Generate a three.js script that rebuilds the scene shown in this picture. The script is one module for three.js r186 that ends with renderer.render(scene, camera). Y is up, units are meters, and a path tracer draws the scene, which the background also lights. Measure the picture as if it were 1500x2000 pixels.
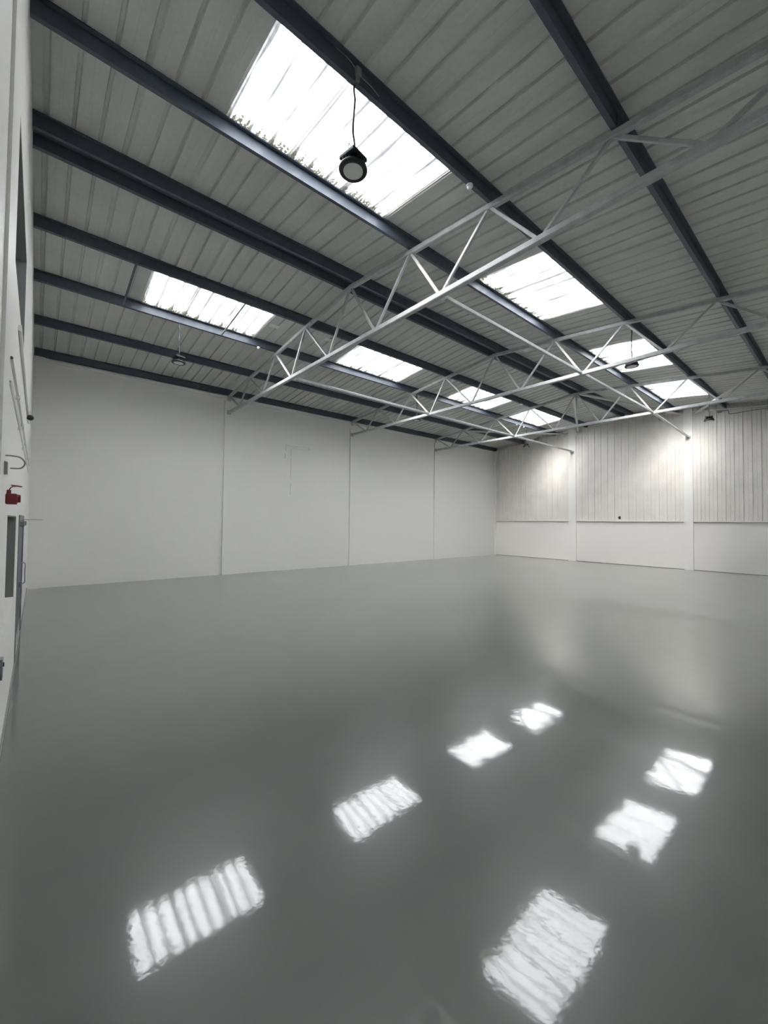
import * as THREE from 'three';
import { RoundedBoxGeometry } from 'three/addons/geometries/RoundedBoxGeometry.js';
import { mergeGeometries } from 'three/addons/utils/BufferGeometryUtils.js';
import { ImprovedNoise } from 'three/addons/math/ImprovedNoise.js';

// ---------------------------------------------------------------- camera, sky, sun, exposure
const scene = new THREE.Scene();
const camera = new THREE.PerspectiveCamera(2 * Math.atan(1000 / 793.9) * 180 / Math.PI, 0.75, 0.02, 200);
camera.position.set(0.201, 2.0, 15.397);
camera.rotation.order = 'YXZ';
camera.rotation.set(1.488 * Math.PI / 180, -40.396 * Math.PI / 180, 0.629 * Math.PI / 180);

scene.background = new THREE.Color().setRGB(0.95, 0.97, 1.0);     // bright hazy sky
scene.backgroundIntensity = 9.8;

const sun = new THREE.DirectionalLight(new THREE.Color().setRGB(1.0, 0.95, 0.87), 42);   // low hazy sun from behind the door wall
sun.target.position.set(11.4, 0, 7.8);
sun.position.copy(sun.target.position).addScaledVector(new THREE.Vector3(-3.6, 2.25, 0.9).normalize(), 40);
sun.castShadow = true;
sun.shadow.radius = 58;
sun.shadow.mapSize.set(2048, 2048);
Object.assign(sun.shadow.camera, { left: -18, right: 18, top: 14, bottom: -14, near: 1, far: 90 });
scene.add(sun, sun.target);

const renderer = new THREE.WebGLRenderer({ antialias: true });
renderer.toneMapping = THREE.LinearToneMapping;
renderer.toneMappingExposure = 1.65;
renderer.shadowMap.enabled = true;

// ---------------------------------------------------------------- measures (metres)
const L = 22.81, W = 15.67, ZR = 7.836;         // hall length, width, ridge line
const HE = 6.691, SL = 0.097;                   // underside of the purlins at the eaves, roof slope
const soffit = z => HE + SL * (z < ZR ? z : 2 * ZR - z);
const SHEET = 0.2;                              // purlin depth: liner sheet above it
const DADO = 2.2;
const TX = [5.552, 11.226, 16.962];             // trusses
const PZ = { E: 2.001, D: 4.015, C: 5.78, B1: 7.60, B2: 7.98, A: 9.807, G: 11.614, H: 13.437 };

// ---------------------------------------------------------------- helpers
let seed = 7;
const rnd = () => { seed = (seed * 1664525 + 1013904223) >>> 0; return seed / 4294967296; };
const noise = new ImprovedNoise();
const used = {};
const numbered = n => { const k = used[n] = (used[n] ?? -1) + 1; return k ? `${n}_${String(k).padStart(3, '0')}` : n; };
const V = (x, y, z) => new THREE.Vector3(x, y, z);
function mesh(name, geo, mat, parent) {
  const m = new THREE.Mesh(geo, mat); m.name = name; m.castShadow = m.receiveShadow = true;
  parent.add(m); return m;
}
function thing(name, label, category, pos = [0, 0, 0], group) {
  const g = new THREE.Group(); g.name = numbered(name); g.position.set(...pos);
  g.userData = { label, category }; if (group) g.userData.group = group;
  scene.add(g); return g;
}
function setting(name, label, category) {
  const g = new THREE.Group(); g.name = name; g.userData = { kind: 'structure', label, category }; scene.add(g); return g;
}
function box(x0, x1, y0, y1, z0, z1) {
  const g = new THREE.BoxGeometry(x1 - x0, y1 - y0, z1 - z0); g.translate((x0 + x1) / 2, (y0 + y1) / 2, (z0 + z1) / 2);
  const p = g.attributes.position, n = g.attributes.normal, uv = g.attributes.uv;      // uv in metres
  for (let i = 0; i < p.count; i++) {
    const ax = Math.abs(n.getX(i)), ay = Math.abs(n.getY(i));
    if (ax > 0.5) uv.setXY(i, p.getZ(i), p.getY(i)); else if (ay > 0.5) uv.setXY(i, p.getX(i), p.getZ(i)); else uv.setXY(i, p.getX(i), p.getY(i));
  }
  return g;
}
function rbox(w, h, d, r = 0.01) { return new RoundedBoxGeometry(w, h, d, 2, r); }
// square bar with chamfered edges from a to b
function bar(a, b, w, h = w, up = V(0, 1, 0)) {
  const d = b.clone().sub(a), len = d.length(), c = Math.min(w, h) * 0.12;
  const s = new THREE.Shape([[-w / 2 + c, -h / 2], [w / 2 - c, -h / 2], [w / 2, -h / 2 + c], [w / 2, h / 2 - c], [w / 2 - c, h / 2], [-w / 2 + c, h / 2], [-w / 2, h / 2 - c], [-w / 2, -h / 2 + c]].map(p => new THREE.Vector2(...p)));
  const g = new THREE.ExtrudeGeometry(s, { depth: len, bevelEnabled: false });
  const zx = d.normalize(), x = up.clone().cross(zx); if (x.lengthSq() < 1e-6) x.set(1, 0, 0); x.normalize();
  const y = zx.clone().cross(x);
  g.applyMatrix4(new THREE.Matrix4().makeBasis(x, y, zx).setPosition(a)); return g;
}
function tube(pts, r, seg = 40, closed = false) { return new THREE.TubeGeometry(new THREE.CatmullRomCurve3(pts.map(p => V(...p)), closed), seg, r, 8, closed); }
function cyl(r0, r1, h, n = 24) { return new THREE.CylinderGeometry(r1, r0, h, n); }
// quads from a grid of rows: rows[i][j] = [x, y, z]; uvf(x, y, z) gives uv
function sheetGeo(rows, uvf) {
  const pos = [], uv = [];
  const put = p => { pos.push(...p); uv.push(...uvf(...p)); };
  for (let i = 0; i + 1 < rows.length; i++) for (let j = 0; j + 1 < rows[i].length; j++) {
    const a = rows[i][j], b = rows[i][j + 1], c = rows[i + 1][j + 1], d = rows[i + 1][j];
    put(a); put(b); put(c); put(a); put(c); put(d);
  }
  const g = new THREE.BufferGeometry();
  g.setAttribute('position', new THREE.Float32BufferAttribute(pos, 3)); g.setAttribute('uv', new THREE.Float32BufferAttribute(uv, 2));
  g.computeVertexNormals(); return g;
}

// ---------------------------------------------------------------- textures
function floatTex(w, h, f) {
  const d = new Float32Array(w * h * 4);
  for (let j = 0; j < h; j++) for (let i = 0; i < w; i++) { const v = f((i + 0.5) / w, (j + 0.5) / h); const k = (j * w + i) * 4; d[k] = d[k + 1] = d[k + 2] = v; d[k + 3] = 1; }
  const t = new THREE.DataTexture(d, w, h, THREE.RGBAFormat, THREE.FloatType);
  t.magFilter = t.minFilter = THREE.LinearFilter; t.wrapS = t.wrapT = THREE.RepeatWrapping; t.needsUpdate = true; return t;
}
function byteTex(w, h, f) {
  const d = new Uint8Array(w * h * 4);
  for (let j = 0; j < h; j++) for (let i = 0; i < w; i++) { const c = f((i + 0.5) / w, (j + 0.5) / h); const k = (j * w + i) * 4; for (let n = 0; n < 3; n++) d[k + n] = Math.max(0, Math.min(255, c[n] * 255)); d[k + 3] = 255; }
  const t = new THREE.DataTexture(d, w, h); t.colorSpace = THREE.SRGBColorSpace;
  t.magFilter = t.minFilter = THREE.LinearFilter; t.wrapS = t.wrapT = THREE.RepeatWrapping; t.generateMipmaps = false; t.needsUpdate = true; return t;
}
const n3 = (x, y, z = 0) => noise.noise(x, y, z);
const periodic = (u, v, f, z) => { // tileable noise on a torus-like blend
  const a = n3(u * f, v * f, z), b = n3((u - 1) * f, v * f, z), c = n3(u * f, (v - 1) * f, z), d = n3((u - 1) * f, (v - 1) * f, z);
  return (a * (1 - u) + b * u) * (1 - v) + (c * (1 - u) + d * u) * v;
};
// floor relief: slow undulation of the slab, orange peel of the coating, scraped joints every 2.73 m
const JOINTS = [2.75, 5.48, 8.2, 10.93, 13.66, 16.4, 19.1, 21.8];
function floorHeight(x, z) {
  let h = 0.0030 * n3(x / 1.9, z / 1.9, 1.3) + 0.0007 * n3(x / 0.5, z / 0.5, 4.1);
  const patch = 0.4 + 0.9 * Math.max(0, n3(x / 0.9, z / 0.9, 8.8) + 0.25);
  h += 0.0003 * patch * n3(x / 0.14, z / 0.2, 5.2);
  for (const j of JOINTS) {
    const d = x - j - 0.06 * n3(z / 0.8, j, 3.3);
    if (Math.abs(d) < 0.7) h += -0.0010 * Math.exp(-d * d / 0.012) + 0.0009 * n3(x / 0.05, z / 0.5, j) * Math.exp(-d * d / 0.02) * Math.max(0, n3(z / 1.1, j, 6.1) + 0.35);
  }
  return h;
}
const floorNormal = (() => {
  const w = 2048, hh = 1408, d = new Float32Array(w * hh * 4), H = new Float32Array(w * hh), sx = 23 / w, sz = 15.8 / hh;
  for (let j = 0; j < hh; j++) for (let i = 0; i < w; i++) H[j * w + i] = floorHeight((i + 0.5) * sx, (j + 0.5) * sz);
  for (let j = 0; j < hh; j++) for (let i = 0; i < w; i++) {
    const i0 = Math.max(0, i - 1), i1 = Math.min(w - 1, i + 1), j0 = Math.max(0, j - 1), j1 = Math.min(hh - 1, j + 1);
    const gx = (H[j * w + i1] - H[j * w + i0]) / ((i1 - i0) * sx), gz = (H[j1 * w + i] - H[j0 * w + i]) / ((j1 - j0) * sz);
    const l = Math.hypot(gx, gz, 1), k = ((hh - 1 - j) * w + i) * 4;     // v runs against z
    d[k] = 0.5 - 0.5 * gx / l; d[k + 1] = 0.5 + 0.5 * gz / l; d[k + 2] = 0.5 + 0.5 / l; d[k + 3] = 1;
  }
  const t = new THREE.DataTexture(d, w, hh, THREE.RGBAFormat, THREE.FloatType);
  t.magFilter = t.minFilter = THREE.LinearFilter; t.wrapS = t.wrapT = THREE.RepeatWrapping; t.needsUpdate = true; return t;
})();
const PEEL = 0.0002;
const peelBump = floatTex(1024, 1024, (u, v) => 0.5 + 0.34 * periodic(u, v, 62, 1.7) + 0.16 * periodic(u, v, 140, 6.3));   // 2 m of roller texture
peelBump.repeat.set(23 / 2, 15.8 / 2);
const paintBump = floatTex(1024, 1024, (u, v) => {   // 3.52 x 3.44 m of painted blockwork
  const course = v * 16, row = Math.floor(course), bed = Math.min(course - row, 1 - course + row) * 0.215;
  const along = (u * 8 + (row % 2) * 0.5), head = Math.min(along - Math.floor(along), 1 - along + Math.floor(along)) * 0.44;
  const joint = Math.exp(-(Math.min(bed, head) ** 2) / 0.00006);
  return 0.6 - 0.22 * joint * (0.6 + periodic(u, v, 9, 3)) + 0.22 * periodic(u, v, 110, 1) + 0.15 * periodic(u, v, 260, 5);
});
paintBump.repeat.set(1 / 3.52, 1 / 3.44);
const sheetTone = byteTex(512, 512, (u, v) => { const k = 0.955 + 0.045 * periodic(u, v, 7, 2) + 0.03 * periodic(u, v, 60, 6); return [k, k, k * 0.995]; });
sheetTone.repeat.set(1 / 3.1, 1 / 3.9);
const floorTone = byteTex(512, 512, (u, v) => { const k = 0.95 + 0.05 * periodic(u, v, 5, 2) + 0.03 * periodic(u, v, 24, 6) ; return [k, k, k]; });
floorTone.repeat.set(3, 2);
const steelTone = byteTex(256, 256, (u, v) => { const k = 0.93 + 0.07 * periodic(u, v, 9, 2) + 0.06 * periodic(u, v, 70, 6); return [k, k, k]; });
// weathered glass-fibre: dirt lines along the ribs and laps, algae fringe at one end (v = 0)
function paneTex(z0) {
  return byteTex(768, 384, (u, v) => {
    const x = u * 9;                                            // nine ribs
    const rib = Math.abs(x - Math.round(x)) * 0.31, lap = Math.round(x) % 3 === 0;
    const w = (lap ? 0.033 : 0.0185) * (1 + 0.6 * n3(u * 40, v * 3, z0));
    let k = 0.07 + 0.93 * Math.min(1, Math.max(0, (rib - w) / 0.022));                       // dirt lodged along ribs and side laps
    k *= 1 - 0.75 * Math.max(0, n3(u * 90, v * 1.6, z0 + 2)) - 0.35 * Math.max(0, n3(u * 25, v * 20, z0 + 3));
    const edge = 0.17 + 0.10 * n3(u * 60, 0.3, z0 + 5) + 0.06 * n3(u * 160, v * 30, z0 + 7);
    const moss = Math.max(0, Math.min(1, (edge - v) / 0.07)) * Math.min(1, Math.max(0.3, 1.1 + 0.8 * n3(u * 120, v * 50, z0 + 9)));
    k = Math.max(0.035, k) * (1 - moss) + 0.018 * moss;
    const g = k <= 0.0031 ? k * 12.92 : 1.055 * k ** (1 / 2.4) - 0.055;
    return [g, g, g * (1 - 0.1 * moss)];
  });
}

// ---------------------------------------------------------------- materials
const S = (r, g, b, o = {}) => new THREE.MeshStandardMaterial({ color: new THREE.Color().setRGB(r, g, b), roughness: 0.6, ...o });
const M = {
  wall: S(0.86, 0.86, 0.83, { roughness: 0.5, bumpMap: paintBump, bumpScale: 0.004 }),
  brick: S(0.87, 0.855, 0.825, { roughness: 0.4, bumpMap: paintBump, bumpScale: 0.003 }),
  plain: S(0.86, 0.86, 0.83, { roughness: 0.45 }),
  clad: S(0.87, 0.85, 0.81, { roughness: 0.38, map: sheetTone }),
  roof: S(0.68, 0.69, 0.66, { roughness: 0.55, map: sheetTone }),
  floor: new THREE.MeshPhysicalMaterial({ color: new THREE.Color().setRGB(0.170, 0.180, 0.167), roughness: 0.055, ior: 1.5, map: floorTone, normalMap: floorNormal, bumpMap: peelBump, bumpScale: PEEL, clearcoat: 0.7, clearcoatRoughness: 0.29 }),
  floorPaint: S(0.225, 0.24, 0.226, { roughness: 0.25 }),
  purlin: S(0.10, 0.122, 0.158, { roughness: 0.42, map: steelTone }),
  truss: S(0.53, 0.55, 0.56, { roughness: 0.38, map: steelTone }),
  brace: S(0.60, 0.61, 0.60, { roughness: 0.42 }),
  black: S(0.012, 0.014, 0.018, { roughness: 0.4 }),
  lens: S(0.72, 0.72, 0.72, { roughness: 0.3 }),
  white: S(0.8, 0.8, 0.8, { roughness: 0.35 }),
  clear: new THREE.MeshPhysicalMaterial({ color: 0xffffff, transmission: 1, thickness: 0, roughness: 0.05 }),
  cable: S(0.05, 0.05, 0.055, { roughness: 0.5 }),
  greyCable: S(0.28, 0.29, 0.28, { roughness: 0.5 }),
  steel: S(0.45, 0.46, 0.47, { roughness: 0.35, metalness: 0.8 }),
  red: S(0.21, 0.012, 0.022, { roughness: 0.4 }),
  frame: S(0.23, 0.24, 0.25, { roughness: 0.45 }),
  revealGrey: S(0.24, 0.255, 0.25, { roughness: 0.6 }),
  doorBlue: S(0.035, 0.045, 0.075, { roughness: 0.4 }),
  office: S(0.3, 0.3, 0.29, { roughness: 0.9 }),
};
const paneMat = [11.3, 23.9].map(z => new THREE.MeshPhysicalMaterial({ color: new THREE.Color().setRGB(0.95, 0.96, 1.0), map: paneTex(z), transmission: 0.72, thickness: 0, roughness: 0.88, side: THREE.DoubleSide }));

// ---------------------------------------------------------------- floor
{
  const f = setting('floor', 'glossy grey painted concrete floor', 'floor');
  const g = box(-0.3, L + 0.3, -0.2, 0, -0.3, W + 0.3), p = g.attributes.position, uv = g.attributes.uv;
  for (let i = 0; i < p.count; i++) uv.setXY(i, p.getX(i) / 23, 1 - p.getZ(i) / 15.8);
  mesh('slab', g, M.floor, f);
}

// ---------------------------------------------------------------- roof: liner sheets, one mesh each, with skylights let in
const RIB = 0.31, CW = 0.93, X0 = 0.14;           // rib pitch, sheet cover width, first side lap
function profile(xa, xb) {                        // [x, rise] along a sheet
  const pts = [];
  for (let k = Math.floor((xa - X0) / RIB) - 1; k <= Math.ceil((xb - X0) / RIB) + 1; k++) {
    const c = X0 + k * RIB, lap = ((k % 3) + 3) % 3 === 0, b = lap ? 0.040 : 0.027, t = lap ? 0.024 : 0.015;
    pts.push([c - b, 0], [c - t, 0.036], [c + t, 0.036], [c + b, 0]);
    if (lap) pts.push([c + b + 0.004, -0.004], [c + b + 0.018, -0.004], [c + b + 0.02, 0]);
    pts.push([c + RIB / 2 - 0.02, 0], [c + RIB / 2 - 0.012, 0.002], [c + RIB / 2 + 0.012, 0.002], [c + RIB / 2 + 0.02, 0]);
  }
  const out = pts.filter(p => p[0] > xa && p[0] < xb);
  const at = x => { for (let i = 0; i + 1 < pts.length; i++) if (pts[i][0] <= x && pts[i + 1][0] >= x) { const t = (x - pts[i][0]) / (pts[i + 1][0] - pts[i][0] || 1); return pts[i][1] + t * (pts[i + 1][1] - pts[i][1]); } return 0; };
  return [[xa, at(xa)], ...out, [xb, at(xb)]];
}
function roofStrip(xa, xb, za, zb, thick, uvf) {
  const pr = profile(xa, xb);
  const row = (z, up) => pr.map(([x, r]) => [x, soffit(z) + SHEET + r + up, z]);
  if (!thick) return sheetGeo([row(za, 0), row(zb, 0)], uvf);
  const ring = z => [...row(z, 0), ...row(z, thick).reverse(), row(z, 0)[0]];
  return sheetGeo([ring(za), ring(zb)], uvf);
}
const SKY = [2.0, 7.58, 13.16, 17.81].map(x => Math.round((x - X0) / CW));     // first sheet of each skylight
const isSky = k => SKY.some(s => k >= s && k < s + 3);
{
  const ceiling = setting('ceiling', 'ribbed pale grey steel roof sheeting of a low double pitch', 'ceiling');
  const uvm = (x, y, z) => [x, z];
  for (let side = 0; side < 2; side++) for (let k = -1; k < 25; k++) {
    const xa = Math.max(-0.12, X0 + k * CW), xb = Math.min(L + 0.12, X0 + (k + 1) * CW); if (xb - xa < 0.02) continue;
    const strips = side === 0
      ? (isSky(k) ? [[-0.12, PZ.D + 0.03], [PZ.C + 0.03, ZR]] : [[-0.12, ZR]])
      : (isSky(k) ? [[ZR, PZ.A + 0.03], [PZ.G + 0.03, W + 0.12]] : [[ZR, W + 0.12]]);
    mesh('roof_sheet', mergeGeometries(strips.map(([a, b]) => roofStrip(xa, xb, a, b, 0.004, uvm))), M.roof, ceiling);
  }
  const rg = [];
  for (const d of [-1, 1]) rg.push(sheetGeo([[[-0.12, soffit(ZR) + SHEET + 0.05, ZR], [L + 0.12, soffit(ZR) + SHEET + 0.05, ZR]], [[-0.12, soffit(ZR) + SHEET + 0.032, ZR + d * 0.3], [L + 0.12, soffit(ZR) + SHEET + 0.032, ZR + d * 0.3]]], uvm));
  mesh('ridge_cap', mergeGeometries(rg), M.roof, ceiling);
  // skylights
  const where = ['nearest the door wall', 'second from the door wall', 'third from the door wall', 'nearest the ribbed end wall'];
  let n = 1;
  for (let side = 0; side < 2; side++) SKY.forEach((s, i) => {
    const w = setting(`window_${n++}`, `translucent corrugated roof skylight ${where[i]}, ${side ? 'slope over the camera' : 'slope above the long plain wall'}`, 'skylight');
    const x0 = X0 + s * CW, za = side ? PZ.A : PZ.D, zb = side ? PZ.G : PZ.C;
    for (let k = 0; k < 3; k++) {
      const g = roofStrip(x0 + k * CW, x0 + (k + 1) * CW, za - 0.05, zb + 0.1, 0, (x, y, z) => [(x - x0) / (3 * CW) + i * 0.37 * 0, (z - za) / (zb - za)]);
      mesh('pane', g, paneMat[(i + side) % 2], w);
    }
    mesh('edge_flashing', bar(V(x0 + 3 * CW, soffit(za) + SHEET - 0.008, za + 0.06), V(x0 + 3 * CW, soffit(zb) + SHEET - 0.008, zb), 0.035, 0.012), M.white, w);
  });
}

// ---------------------------------------------------------------- walls
function gable(x, t, holes = [], base = 0) {       // wall plate in the z-y plane, outer side at x + t
  const s = new THREE.Shape();
  s.moveTo(-0.3, base); s.lineTo(W + 0.3, base); s.lineTo(W + 0.3, soffit(W) + 0.5); s.lineTo(ZR, soffit(ZR) + 0.5); s.lineTo(-0.3, soffit(0) + 0.5);
  for (const [z0, z1, y0, y1] of holes) { const h = new THREE.Path(); h.moveTo(z0, y0); h.lineTo(z0, y1); h.lineTo(z1, y1); h.lineTo(z1, y0); s.holes.push(h); }
  const g = new THREE.ExtrudeGeometry(s, { depth: Math.abs(t), bevelEnabled: false });
  g.applyMatrix4(new THREE.Matrix4().makeBasis(V(0, 0, 1), V(0, 1, 0), V(-1, 0, 0)).setPosition(t < 0 ? x : x + t, 0, 0)); return g;
}
{ // long plain wall opposite
  const w = setting('wall_back', 'white painted blockwork wall with flat pilasters', 'wall');
  mesh('blockwork', box(-0.3, L + 0.3, 0, 7.2, -0.3, 0), M.wall, w);
  for (const [x, ww] of [[0.13, 0.26], [TX[0] + 0.06, 0.40], [TX[1] + 0.12, 0.36], [TX[2] + 0.13, 0.36], [L - 0.07, 0.14]])
    mesh('pilaster', box(x - ww / 2, x + ww / 2, 0, x < 1 || x > 22 ? 6.69 : 6.5, -0.01, 0.075), M.plain, w);
  mesh('coving', bar(V(0, 6.62, 0.02), V(L, 6.62, 0.02), 0.06, 0.09), M.plain, w);
  // painted-over outline of old trunking
  const t = (x0, x1, y0, y1, d = 0.012) => mesh('painted_ridge', box(x0, x1, y0, y1, -0.005, 2.2 * d), M.plain, w);
  t(7.93, 9.06, 5.16, 5.19); t(8.28, 9.06, 5.06, 5.08); t(9.03, 9.06, 5.06, 5.19); t(7.93, 7.96, 4.92, 5.19); t(7.9, 7.93, 4.6, 4.8);
  t(8.17, 8.2, 4.72, 5.02); t(8.17, 8.2, 3.75, 4.62); t(8.17, 8.2, 3.12, 3.6); t(8.2, 9.04, 3.11, 3.135); t(13.5, 16.4, 2.90, 2.915, 0.008);
  t(7.93, 8.12, 3.70, 3.715, 0.008); t(7.4, 8.0, 6.44, 6.455, 0.008); t(7.4, 7.42, 6.3, 6.455, 0.008);
}
const COLS = [[4.81, 5.21], [10.13, 10.47]];
{ // far end wall: brick dado, ribbed sheeting above, two columns
  const w = setting('wall_right', 'white end wall with brick dado and ribbed sheeting above', 'wall');
  mesh('backing', gable(L + 0.05, 0.3), M.plain, w);
  const bays = [[0, COLS[0][0]], [COLS[0][1], COLS[1][0]], [COLS[1][1], W]];
  for (const [a, b] of bays) {
    mesh('dado', box(L, L + 0.1, 0, DADO, a, b), M.brick, w);
    const n = Math.round((b - a) / 0.93), cw = (b - a) / n;
    for (let k = 0; k < n; k++) {
      const za = a + k * cw, pr = [], p = cw / 3;
      for (let r = 0; r < 3; r++) {
        const c = za + r * p;
        pr.push([c, r === 0 ? 0.006 : 0], [c + p * 0.42, 0], [c + p * 0.45, -0.006], [c + p * 0.50, -0.006], [c + p * 0.53, 0], [c + p - 0.052, 0], [c + p - 0.046, -0.034], [c + p - 0.014, -0.034], [c + p - 0.008, 0]);
      }
      pr.push([za + cw, 0]);
      const X = L - 0.012;
      const g = sheetGeo([pr.map(([z, d]) => [X + d, DADO, z]), pr.map(([z, d]) => [X + d, soffit(z) + SHEET + 0.15, z])], (x, y, z) => [z, y]);
      mesh('cladding_sheet', g, M.clad, w);
    }
    mesh('dado_cap', bar(V(L - 0.045, DADO, a), V(L - 0.045, DADO, b), 0.13, 0.03), M.plain, w);
    mesh('skirting_line', bar(V(L - 0.004, 0.012, a), V(L - 0.004, 0.012, b), 0.012, 0.024), M.floorPaint, w);
  }
  for (const [a, b] of COLS) {
    mesh('column', box(L - 0.09, L + 0.08, 0, 7.4, a, b), M.plain, w);
  }
}
{ // door wall, seen almost edge-on at the left
  const holes = [[8.1, 10.75, 4.2, 5.48], [8.7, 10.6, 1.03, 2.03], [5.55, 7.9, 0.001, 2.05]];
  const w = setting('wall_left', 'white blockwork wall with door and window openings', 'wall');
  mesh('blockwork', gable(0, -0.3, holes), M.wall, w);
  mesh('pilaster', box(-0.01, 0.02, 0, 6.75, 11.45, 12.0), M.plain, w);
  // adjoining office behind the openings
  const o = [];
  o.push(box(-2.6, -2.5, 0, 6, 4.5, 11.5), box(-2.5, -0.3, 5.8, 6, 4.5, 11.5), box(-2.5, -0.3, -0.1, 0, 4.5, 11.5), box(-2.5, -0.3, 0, 6, 4.4, 4.5), box(-2.5, -0.3, 0, 6, 11.5, 11.6));
  mesh('office_shell', mergeGeometries(o), M.office, w);
  const win = (n, z0, z1, y0, y1, label) => {
    const g = setting(`window_${n}`, label, 'window');
    const x = -0.27, f = 0.05;
    mesh('window_frame', mergeGeometries([box(x - 0.03, x + 0.03, y0, y0 + f, z0, z1), box(x - 0.03, x + 0.03, y1 - f, y1, z0, z1), box(x - 0.03, x + 0.03, y0 + f, y1 - f, z0, z0 + f), box(x - 0.03, x + 0.03, y0 + f, y1 - f, z1 - f, z1), box(x - 0.03, x + 0.03, y0 + f, y1 - f, (z0 + z1) / 2 - f / 2, (z0 + z1) / 2 + f / 2)]), M.white, g);
    for (const [a, b] of [[z0 + f, (z0 + z1) / 2 - f / 2], [(z0 + z1) / 2 + f / 2, z1 - f]]) mesh('pane', box(x - 0.004, x + 0.004, y0 + f, y1 - f, a, b), M.clear, g);
    if (y0 < 2) mesh('sill', box(-0.24, -0.003, y0 - 0.005, y0 + 0.02, z0 + 0.014, z1 - 0.002), M.plain, g);
    mesh('dark_reveal_sheet', box(-0.24, -0.004, y1 - 0.013, y1 - 0.001, z0 + 0.014, z1 - 0.001), M.revealGrey, g);  // added thin sheets, even dark grey, over head and far jamb of the opening
    mesh('dark_reveal_sheet', box(-0.24, -0.004, y0 + 0.001, y1 - 0.001, z0 + 0.001, z0 + 0.013), M.revealGrey, g);
  };
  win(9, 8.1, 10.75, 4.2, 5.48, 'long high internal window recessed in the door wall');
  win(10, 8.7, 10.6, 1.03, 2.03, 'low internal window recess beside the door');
  // double door
  const d = setting('door_1', 'dark blue double door in a grey frame in the left wall', 'door');
  mesh('door_frame', mergeGeometries([box(-0.12, 0.012, 0, 2.05, 7.83, 7.9), box(-0.12, 0.012, 0, 2.05, 5.55, 5.62), box(-0.12, 0.012, 1.98, 2.05, 5.62, 7.83)]), M.frame, d);
  for (const [a, b, s] of [[5.625, 6.72, 1], [6.73, 7.825, -1]]) {
    const leaf = mesh('door_leaf', box(-0.05, -0.006, 0.01, 1.975, a, b), M.doorBlue, d);
    mesh('kick_plate', box(-0.006, -0.002, 0.03, 0.25, a + 0.05, b - 0.05), M.steel, leaf);
    if (s < 0) {
      const z = a + 0.1;
      mesh('pull_handle', tube([[-0.01, 0.98, z], [0.055, 0.985, z], [0.065, 1.0, z], [0.065, 1.15, z], [0.065, 1.29, z], [0.055, 1.305, z], [-0.01, 1.31, z]], 0.009, 40), M.steel, leaf);
      mesh('lock_case', box(-0.006, 0.035, 0.93, 1.01, z - 0.04, z + 0.04), M.frame, leaf);
    }
    mesh('door_closer', rbox(0.06, 0.07, 0.24, 0.008).translate(0.024, 1.92, (a + b) / 2), M.frame, leaf);
    if (s < 0) mesh('closer_arm', bar(V(0.05, 1.985, (a + b) / 2), V(0.26, 1.985, (a + b) / 2 - 0.1), 0.022, 0.012), M.steel, leaf);
  }
}
{ // wall behind the camera
  const w = setting('wall_front', 'white painted blockwork wall behind the camera', 'wall');
  mesh('blockwork', box(-0.3, L + 0.3, 0, 7.2, W, W + 0.3), M.wall, w);
  const t = setting('baseboard_left', 'grey floor paint turned up at the foot of the left wall', 'skirting');
  mesh('cove', bar(V(0.006, 0.018, 0.08), V(0.006, 0.018, 5.5), 0.02, 0.05), M.floorPaint, t);
  mesh('cove', bar(V(0.006, 0.018, 7.95), V(0.006, 0.018, W), 0.02, 0.05), M.floorPaint, t);
}

// ---------------------------------------------------------------- purlins (Z sections) running the length of the hall
function zSection(z0) {
  const f = 0.065, d = SHEET - 0.008, t = 0.006, l = 0.018;      // web faces the near side; lower flange points to the far wall
  const pts = [[0, l], [0, 0], [f, 0], [f, d - t], [f + f, d - t], [f + f, d - l], [f + f + t, d - l], [f + f + t, d], [f - t, d], [f - t, t], [t, t], [t, l]];
  const s = new THREE.Shape(pts.map(([z, y]) => new THREE.Vector2(z, y)));
  const g = new THREE.ExtrudeGeometry(s, { depth: L - 0.06, bevelEnabled: false });
  // shape x -> +z, shape y -> +y, depth -> x
  g.applyMatrix4(new THREE.Matrix4().makeBasis(V(0, 0, 1), V(0, 1, 0), V(-1, 0, 0)).setPosition(L - 0.055, soffit(z0), z0));
  const p = g.attributes.position; for (let i = 0; i < p.count; i++) p.setY(i, p.getY(i) + soffit(p.getZ(i)) - soffit(z0));
  g.computeVertexNormals(); return g;
}
const purlinLabels = {
  F: 'dark blue-grey steel eaves beam along the top of the long plain wall',
  E: 'dark steel purlin next to the eaves beam, with no skylight on either side',
  D: 'dark steel purlin along the eaves side of the skylights above the long wall',
  C: 'dark steel purlin along the ridge side of the skylights above the long wall',
  B1: 'lower and darker of the two paired dark steel ridge purlins',
  B2: 'upper of the two paired dark steel ridge purlins, towards the camera',
  A: 'dark steel purlin along the mossy edge of the big overhead skylights',
  G: 'dark steel purlin that the near high-bay lamp hangs from',
  H: 'dark steel purlin at the upper right, beyond all the skylights',
};
for (const k of ['F', 'E', 'D', 'C', 'B1', 'B2', 'A', 'G', 'H']) {
  const z = k === 'F' ? 0.03 : PZ[k];
  const p = thing('purlin', purlinLabels[k], 'roof beam', [0, 0, 0], 'roof purlins');
  mesh('beam', zSection(z), M.purlin, p);
  for (const x of TX) mesh('cleat', box(x - 0.05, x + 0.05, soffit(z) + 0.002, soffit(z) + 0.16, z + 0.066, z + 0.075), M.purlin, p);
}
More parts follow.
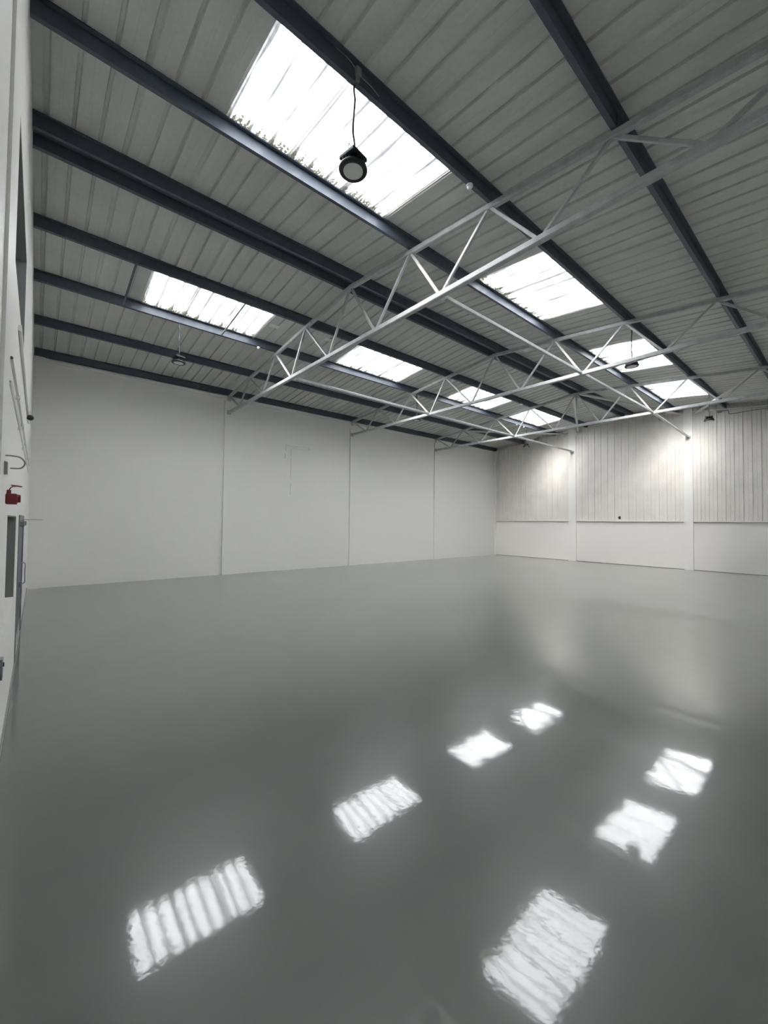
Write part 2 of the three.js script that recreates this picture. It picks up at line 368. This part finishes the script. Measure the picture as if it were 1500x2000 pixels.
// sag rods beside the first skylight
for (const [x, label] of [[1.62, 'dark flat sag bar between two purlins left of the first skylight'], [3.92, 'pale flat sag bar crossing under the first skylight above the long wall']]) {
  const r = thing('sag_bar', label, 'bar');
  mesh('bar', bar(V(x, soffit(PZ.D) + 0.03, PZ.D + 0.074), V(x, soffit(PZ.C) + 0.05, PZ.C - 0.004), 0.045, 0.012), x < 2 ? M.purlin : M.truss, r);
}

// ---------------------------------------------------------------- trusses
const TOP = [0.16, PZ.E, PZ.D, PZ.C, ZR, PZ.A, PZ.G, PZ.H, W - 0.16], BOT = [1.13, 3.08, 5.0, 6.92, 8.76, 10.6, 12.48, 14.4];
const HB = 6.06;
const trussLabels = ['pale grey steel lattice truss nearest the camera and door wall', 'pale grey steel lattice truss in the middle of the hall', 'pale grey steel lattice truss nearest the ribbed end wall'];
TX.forEach((x, i) => {
  const t = thing('roof_truss', trussLabels[i], 'truss', [0, 0, 0], 'roof trusses');
  const yt = z => soffit(z) - 0.045, cw = 0.09;
  for (const [a, b] of [[0.1, ZR], [ZR, W - 0.1]]) mesh('top_chord', bar(V(x, yt(a), a), V(x, yt(b), b), cw), M.truss, t);
  mesh('bottom_chord', bar(V(x, HB, 0.09), V(x, HB, W - 0.09), 0.10), M.truss, t);
  for (let k = 0; k < BOT.length; k++) {
    mesh('diagonal', bar(V(x, yt(TOP[k]) - 0.03, TOP[k] + 0.03), V(x, HB + 0.04, BOT[k] - 0.05), 0.05), M.truss, t);
    mesh('diagonal', bar(V(x, HB + 0.04, BOT[k] + 0.05), V(x, yt(TOP[k + 1]) - 0.03, TOP[k + 1] - 0.03), 0.05), M.truss, t);
  }
  if (i === 2) mesh('king_post', bar(V(x, HB + 0.04, ZR + 0.05), V(x, yt(ZR) - 0.03, ZR), 0.045), M.truss, t);
  for (const z of [0.085, W - 0.085]) {
    const c = mesh('end_plate', box(x - 0.075, x + 0.075, HB - 0.08, HB + 0.08, z - 0.006, z + 0.006), M.truss, t);
    for (const [dx, dy] of [[-0.055, -0.06], [0.055, -0.06]]) mesh('bolt', cyl(0.014, 0.014, 0.02, 6).rotateX(Math.PI / 2).translate(x + dx, HB + dy, z + (z < 1 ? 0.015 : -0.015)), M.steel, c);
    mesh('end_plate', box(x - 0.07, x + 0.07, soffit(0) - 0.2, soffit(0) - 0.005, z - 0.006, z + 0.006), M.truss, t);
  }
});
// longitudinal ties at bottom chord level
for (const [z, zw, label] of [[5.0, 5.02, 'long pale tie tube over the left of the hall, ending at the end wall'], [10.58, 10.32, 'long pale tie tube over the right of the hall, ending at the end wall']]) {
  const t = thing('tie_tube', label, 'tie', [0, 0, 0], 'longitudinal ties');
  const ends = [TX[0] + 0.12, TX[1], TX[2], L - 0.22];
  for (let k = 0; k < 3; k++) {
    const a = V(ends[k] + (k ? 0.055 : 0), HB + 0.01, z), b = V(ends[k + 1] - (k < 2 ? 0.055 : 0), HB + 0.01, k === 2 ? zw : z);
    mesh('tube', bar(a, b, 0.075), M.truss, t);
  }
  mesh('end_cleat', box(TX[0] + 0.05, TX[0] + 0.125, HB - 0.04, HB + 0.05, z - 0.05, z + 0.05), M.white, t);
  const p = mesh('wall_bracket', box(L - 0.225, L - 0.09, HB - 0.03, HB + 0.015, zw - 0.09, zw + 0.09), M.truss, t);
  mesh('bolt', cyl(0.02, 0.02, 0.05, 8).translate(L - 0.2, HB - 0.045, zw + 0.05), M.steel, p);
  mesh('bolt', cyl(0.02, 0.02, 0.05, 8).translate(L - 0.2, HB - 0.045, zw - 0.05), M.steel, p);
}
// wind braces from the last truss to the end-wall columns
const yB = z => soffit(z) - 0.04;
for (const [z0, z1, label] of [
  [PZ.E + 0.05, COLS[0][0] - 0.12, 'pale wind brace running from near the long wall to the left end-wall column'],
  [ZR - 0.15, COLS[0][1] + 0.12, 'pale wind brace running from the ridge down to the left end-wall column'],
  [ZR + 0.15, COLS[1][0] - 0.12, 'pale wind brace running from the ridge down to the right end-wall column'],
  [PZ.H, COLS[1][1] + 0.12, 'pale wind brace coming from the far right to the right end-wall column']]) {
  const t = thing('wind_brace', label, 'brace', [0, 0, 0], 'wind braces at the end wall');
  mesh('bar', bar(V(TX[2] + 0.06, yB(z0) - 0.04, z0), V(L - 0.05, yB(z1) - 0.03, z1), 0.10, 0.07), M.brace, t);
}
// gable angle trim under the purlin ends
{
  const bays = [[0.08, COLS[0][0] - 0.02], [COLS[0][1] + 0.02, COLS[1][0] - 0.02], [COLS[1][1] + 0.02, W]];
  const nm = ['left of the left column', 'between the two columns', 'right of the right column'];
  bays.forEach(([a, b], i) => {
    const t = thing('gable_angle', `white steel angle along the top of the end wall ${nm[i]}`, 'trim', [0, 0, 0], 'end wall top angles');
    const parts = [];
    for (const [p, q] of (a < ZR && b > ZR) ? [[a, ZR], [ZR, b]] : [[a, b]]) parts.push(bar(V(L - 0.108, soffit(p) - 0.012, p), V(L - 0.108, soffit(q) - 0.012, q), 0.12, 0.012));
    mesh('angle', mergeGeometries(parts), M.plain, t);
  });
}

// ---------------------------------------------------------------- high-bay lamps
function makeLamp(label, pos, drop) {
  const t = thing('high_bay_lamp', label, 'lamp', pos, 'high-bay lamps');
  // origin at the underside of the disc
  const prof = [[0.0, 0.012], [0.115, 0.012], [0.118, 0.004], [0.135, 0.0], [0.158, 0.004], [0.165, 0.014], [0.165, 0.036], [0.155, 0.046], [0.105, 0.06], [0.085, 0.075], [0.08, 0.11], [0.085, 0.13], [0.0, 0.13]];
  mesh('heat_sink', new THREE.LatheGeometry(prof.map(p => new THREE.Vector2(...p)), 40), M.black, t);
  const fin = [];
  for (let k = 0; k < 20; k++) { const g = new THREE.BoxGeometry(0.06, 0.05, 0.006); g.translate(0.115, 0.068, 0); g.rotateY(k / 20 * Math.PI * 2); fin.push(g); }
  mesh('fins', mergeGeometries(fin), M.black, t);
  mesh('lens', cyl(0.112, 0.112, 0.012, 36).translate(0, 0.009, 0), M.lens, t);
  const d = mesh('driver_box', rbox(0.235, 0.05, 0.235, 0.012).rotateY(0.17).translate(0, 0.155, 0), M.black, t);
  mesh('screw', cyl(0.006, 0.006, 0.004, 8).translate(0, 0.129, 0.09), M.steel, d);
  mesh('hook', new THREE.TorusGeometry(0.022, 0.004, 8, 20).translate(0, 0.2, 0), M.steel, t);
  const c = [];
  for (let k = 0; k <= 10; k++) c.push([0.012 * Math.sin(k * 1.1) * (k > 0 && k < 10 ? 1 : 0), 0.215 + (drop - 0.22) * k / 10, 0.008 * Math.sin(k * 1.7) * (k > 0 && k < 10 ? 1 : 0)]);
  mesh('suspension_cable', tube(c, 0.013, 60), M.cable, t);
  mesh('power_cord', tube([[-0.06, 0.178, 0.02], [-0.09, 0.23, 0.03], [-0.085, 0.265, 0.03], [-0.05, 0.25, 0.02], [-0.03, 0.2, 0.01], [-0.02, 0.178, 0.01]], 0.006, 30), M.cable, t);
  return t;
}
const lz = PZ.G + 0.03, lz1 = PZ.D + 0.03;
const lamp0 = makeLamp('large black round lamp hanging in front of the big overhead skylight', [2.87, 6.04, lz], soffit(lz) - 6.04);
const putLamp = (label, x, y, z) => { const c = lamp0.clone(); c.name = numbered('high_bay_lamp'); c.position.set(x, y, z); c.userData = { ...lamp0.userData, label }; scene.add(c); };
const ly1 = soffit(PZ.D) - (soffit(lz) - 6.04);
putLamp('black round lamp hanging below the first skylight above the long plain wall', 2.86, ly1, lz1);
putLamp('black round lamp hanging just behind the middle truss near the long wall', 11.51, ly1, lz1);
putLamp('small black round lamp hanging by the left end of the ribbed wall', 19.64, ly1, lz1);
putLamp('black round lamp hanging against a skylight behind the middle truss at right', 11.64, 6.04, lz);
putLamp('black round lamp hanging in front of the ribbed end wall right of the right column', 19.77, 6.04, lz);

// ---------------------------------------------------------------- small fittings under the roof
function sensor(label, x, y, z) {
  const t = thing('ceiling_sensor', label, 'sensor', [x, y, z], 'roof sensors');
  mesh('base', cyl(0.05, 0.05, 0.03, 24).translate(0, -0.015, 0), M.white, t);
  mesh('dome', new THREE.SphereGeometry(0.04, 20, 12, 0, Math.PI * 2, Math.PI / 2, Math.PI / 2).translate(0, -0.03, 0), M.lens, t);
}
sensor('small white round sensor on the purlin right of the big overhead skylight', 5.01, soffit(lz), lz);
sensor('small white round sensor on the purlin right of the first skylight above the long wall', 4.98, soffit(PZ.D), lz1);
sensor('small white sensor on the purlin under the last skylight above the long wall, left one', 18.66, soffit(PZ.D), lz1);
sensor('small white sensor on the purlin under the last skylight above the long wall, right one', 19.35, soffit(PZ.D), lz1);
sensor('small white sensor hanging from the purlin beside the last truss', 16.2, soffit(PZ.C), PZ.C + 0.03);
{
  const t = thing('junction_box', 'grey junction box with cable tails on the purlin above the near lamp', 'junction box', [2.88, soffit(PZ.G), PZ.G + 0.066]);
  mesh('case', rbox(0.07, 0.09, 0.05, 0.008).translate(0, 0.1, 0.025), M.greyCable, t);
  mesh('clip', rbox(0.05, 0.05, 0.03, 0.006).translate(0, 0.02, 0.015), M.greyCable, t);
  mesh('cable', tube([[-0.035, 0.11, 0.02], [-0.1, 0.13, 0.03], [-0.18, 0.16, 0.02], [-0.3, 0.17, 0.01]], 0.006, 30), M.greyCable, t);
  mesh('cable', tube([[0.035, 0.08, 0.02], [0.1, 0.06, 0.03], [0.2, 0.07, 0.02], [0.32, 0.05, 0.01]], 0.006, 30), M.greyCable, t);
  const lab = (label, x, z, w, d) => { const g = thing('roof_label', label, 'label'); const m = sheetGeo([[[x, soffit(z) + SHEET - 0.006, z], [x + w, soffit(z) + SHEET - 0.006, z]], [[x, soffit(z + d) + SHEET - 0.006, z + d], [x + w, soffit(z + d) + SHEET - 0.006, z + d]]], (a, b, c) => [a, c]); mesh('sticker', m, M.white, g); };
  lab('white square patch on the roof sheeting right of the first skylight', 4.9, 4.9, 0.26, 0.16);
  lab('pale square patch on the roof sheeting just beyond the nearest truss', 6.5, 5.15, 0.2, 0.14);
}
{ // end wall fittings
  const v = thing('wall_vent', 'small dark round vent low on the ribbed end wall', 'vent', [L - 0.012, 2.38, 7.41]);
  mesh('rim', new THREE.TorusGeometry(0.075, 0.012, 8, 28).rotateY(Math.PI / 2).translate(-0.012, 0, 0), M.frame, v);
  mesh('grille', cyl(0.07, 0.07, 0.02, 28).rotateZ(Math.PI / 2).translate(-0.008, 0, 0), M.black, v);
  const c = thing('conduit', 'thin dark conduit stepping along the top right of the end wall', 'conduit');
  mesh('pipe', tube([[L - 0.075, 7.0, 11.5], [L - 0.075, 7.005, 11.68], [L - 0.075, 6.98, 11.73], [L - 0.075, 6.87, 11.75], [L - 0.075, 6.84, 11.79], [L - 0.075, 6.84, 12.4], [L - 0.075, 6.82, 13.4]], 0.014, 80), M.frame, c);
  mesh('box', rbox(0.06, 0.09, 0.14, 0.01).translate(L - 0.082, 7.0, 11.44), M.frame, c);
}

// ---------------------------------------------------------------- fittings on the door wall
{
  const s = thing('power_socket', 'red industrial power socket with open hanging lid on the left wall', 'socket', [0, 2.2, 11.0]);
  mesh('body', rbox(0.07, 0.085, 0.1, 0.01).translate(0.037, -0.045, 0), M.red, s);
  mesh('outlet', cyl(0.034, 0.03, 0.022, 24).rotateZ(-Math.PI / 2).translate(0.08, -0.04, 0), M.red, s);
  mesh('gland', cyl(0.014, 0.014, 0.03, 16).translate(0.02, 0.012, 0), M.red, s);
  mesh('tether', tube([[0.02, 0.025, 0], [0.03, 0.045, 0], [0.045, 0.055, 0.01], [0.06, 0.056, 0.01]], 0.004, 24), M.red, s);
  mesh('lid', cyl(0.035, 0.035, 0.008, 24).rotateZ(-0.12).translate(0.065, 0.06, 0.01), M.red, s);
  const j = thing('cable_box', 'grey junction box on the left wall above the red socket', 'box', [0, 2.34, 11.66]);
  mesh('case', rbox(0.03, 0.085, 0.085, 0.006).translate(0.017, 0, 0), M.greyCable, j);
  mesh('lid', rbox(0.006, 0.08, 0.08, 0.002).translate(0.034, 0, 0), M.greyCable, j);
  const c = thing('cable_loop', 'grey cable sticking out from the left wall in a loop', 'cable');
  mesh('cable', tube([[0.004, 2.43, 11.6], [0.05, 2.435, 11.58], [0.1, 2.425, 11.58], [0.122, 2.39, 11.58], [0.105, 2.355, 11.58], [0.048, 2.345, 11.6]], 0.005, 50), M.greyCable, c);
  const run = (name, label, y, z0, z1, r, clips, m) => {
    const t = thing(name, label, 'conduit');
    mesh('pipe', tube([[r + 0.008, y, z0], [r + 0.008, y, (z0 + z1) / 2], [r + 0.008, y, z1]], r, 8), m, t);
    for (const z of clips) mesh('clip', rbox(2 * r + 0.016, 2 * r + 0.02, 0.03, 0.004).translate(r + 0.006, y, z), m, t);
  };
  run('conduit', 'white painted conduit with clips along the left wall, at middle height', 3.2, 3.2, 11.3, 0.012, [4.6, 6.66, 8.4, 9.98], M.plain);
  run('conduit', 'thin white painted conduit along the left wall, lowest of three', 3.02, 3.0, 11.3, 0.008, [5.5, 7.5, 9.2], M.plain);
  const t = thing('cable_tray', 'white painted cable tray along the left wall, highest of the runs', 'cable tray');
  mesh('channel', box(0.003, 0.024, 3.90, 3.96, 4.6, 9.9), M.plain, t);
  mesh('cover', box(0.024, 0.028, 3.897, 3.963, 4.6, 9.9), M.plain, t);
  const cam = thing('dome_camera', 'small black dome fitting under the cable tray on the left wall', 'camera', [0.0, 3.84, 5.6]);
  mesh('dome', new THREE.SphereGeometry(0.05, 20, 14).translate(0.05, 0, 0), M.black, cam);
  mesh('mount', cyl(0.03, 0.03, 0.04, 16).rotateZ(Math.PI / 2).translate(0.018, 0, 0), M.frame, cam);
  const k = thing('wall_socket', 'small dark socket plate low on the left wall at the picture edge', 'socket', [0, 0.82, 11.0]);
  mesh('plate', rbox(0.02, 0.16, 0.1, 0.004).translate(0.01, 0, 0), M.frame, k);
  mesh('switch', rbox(0.01, 0.03, 0.02, 0.002).translate(0.023, 0.03, 0), M.black, k);
}
scene.traverse(o => { if (o.isMesh) { o.castShadow = true; o.receiveShadow = true; } });
renderer.render(scene, camera);
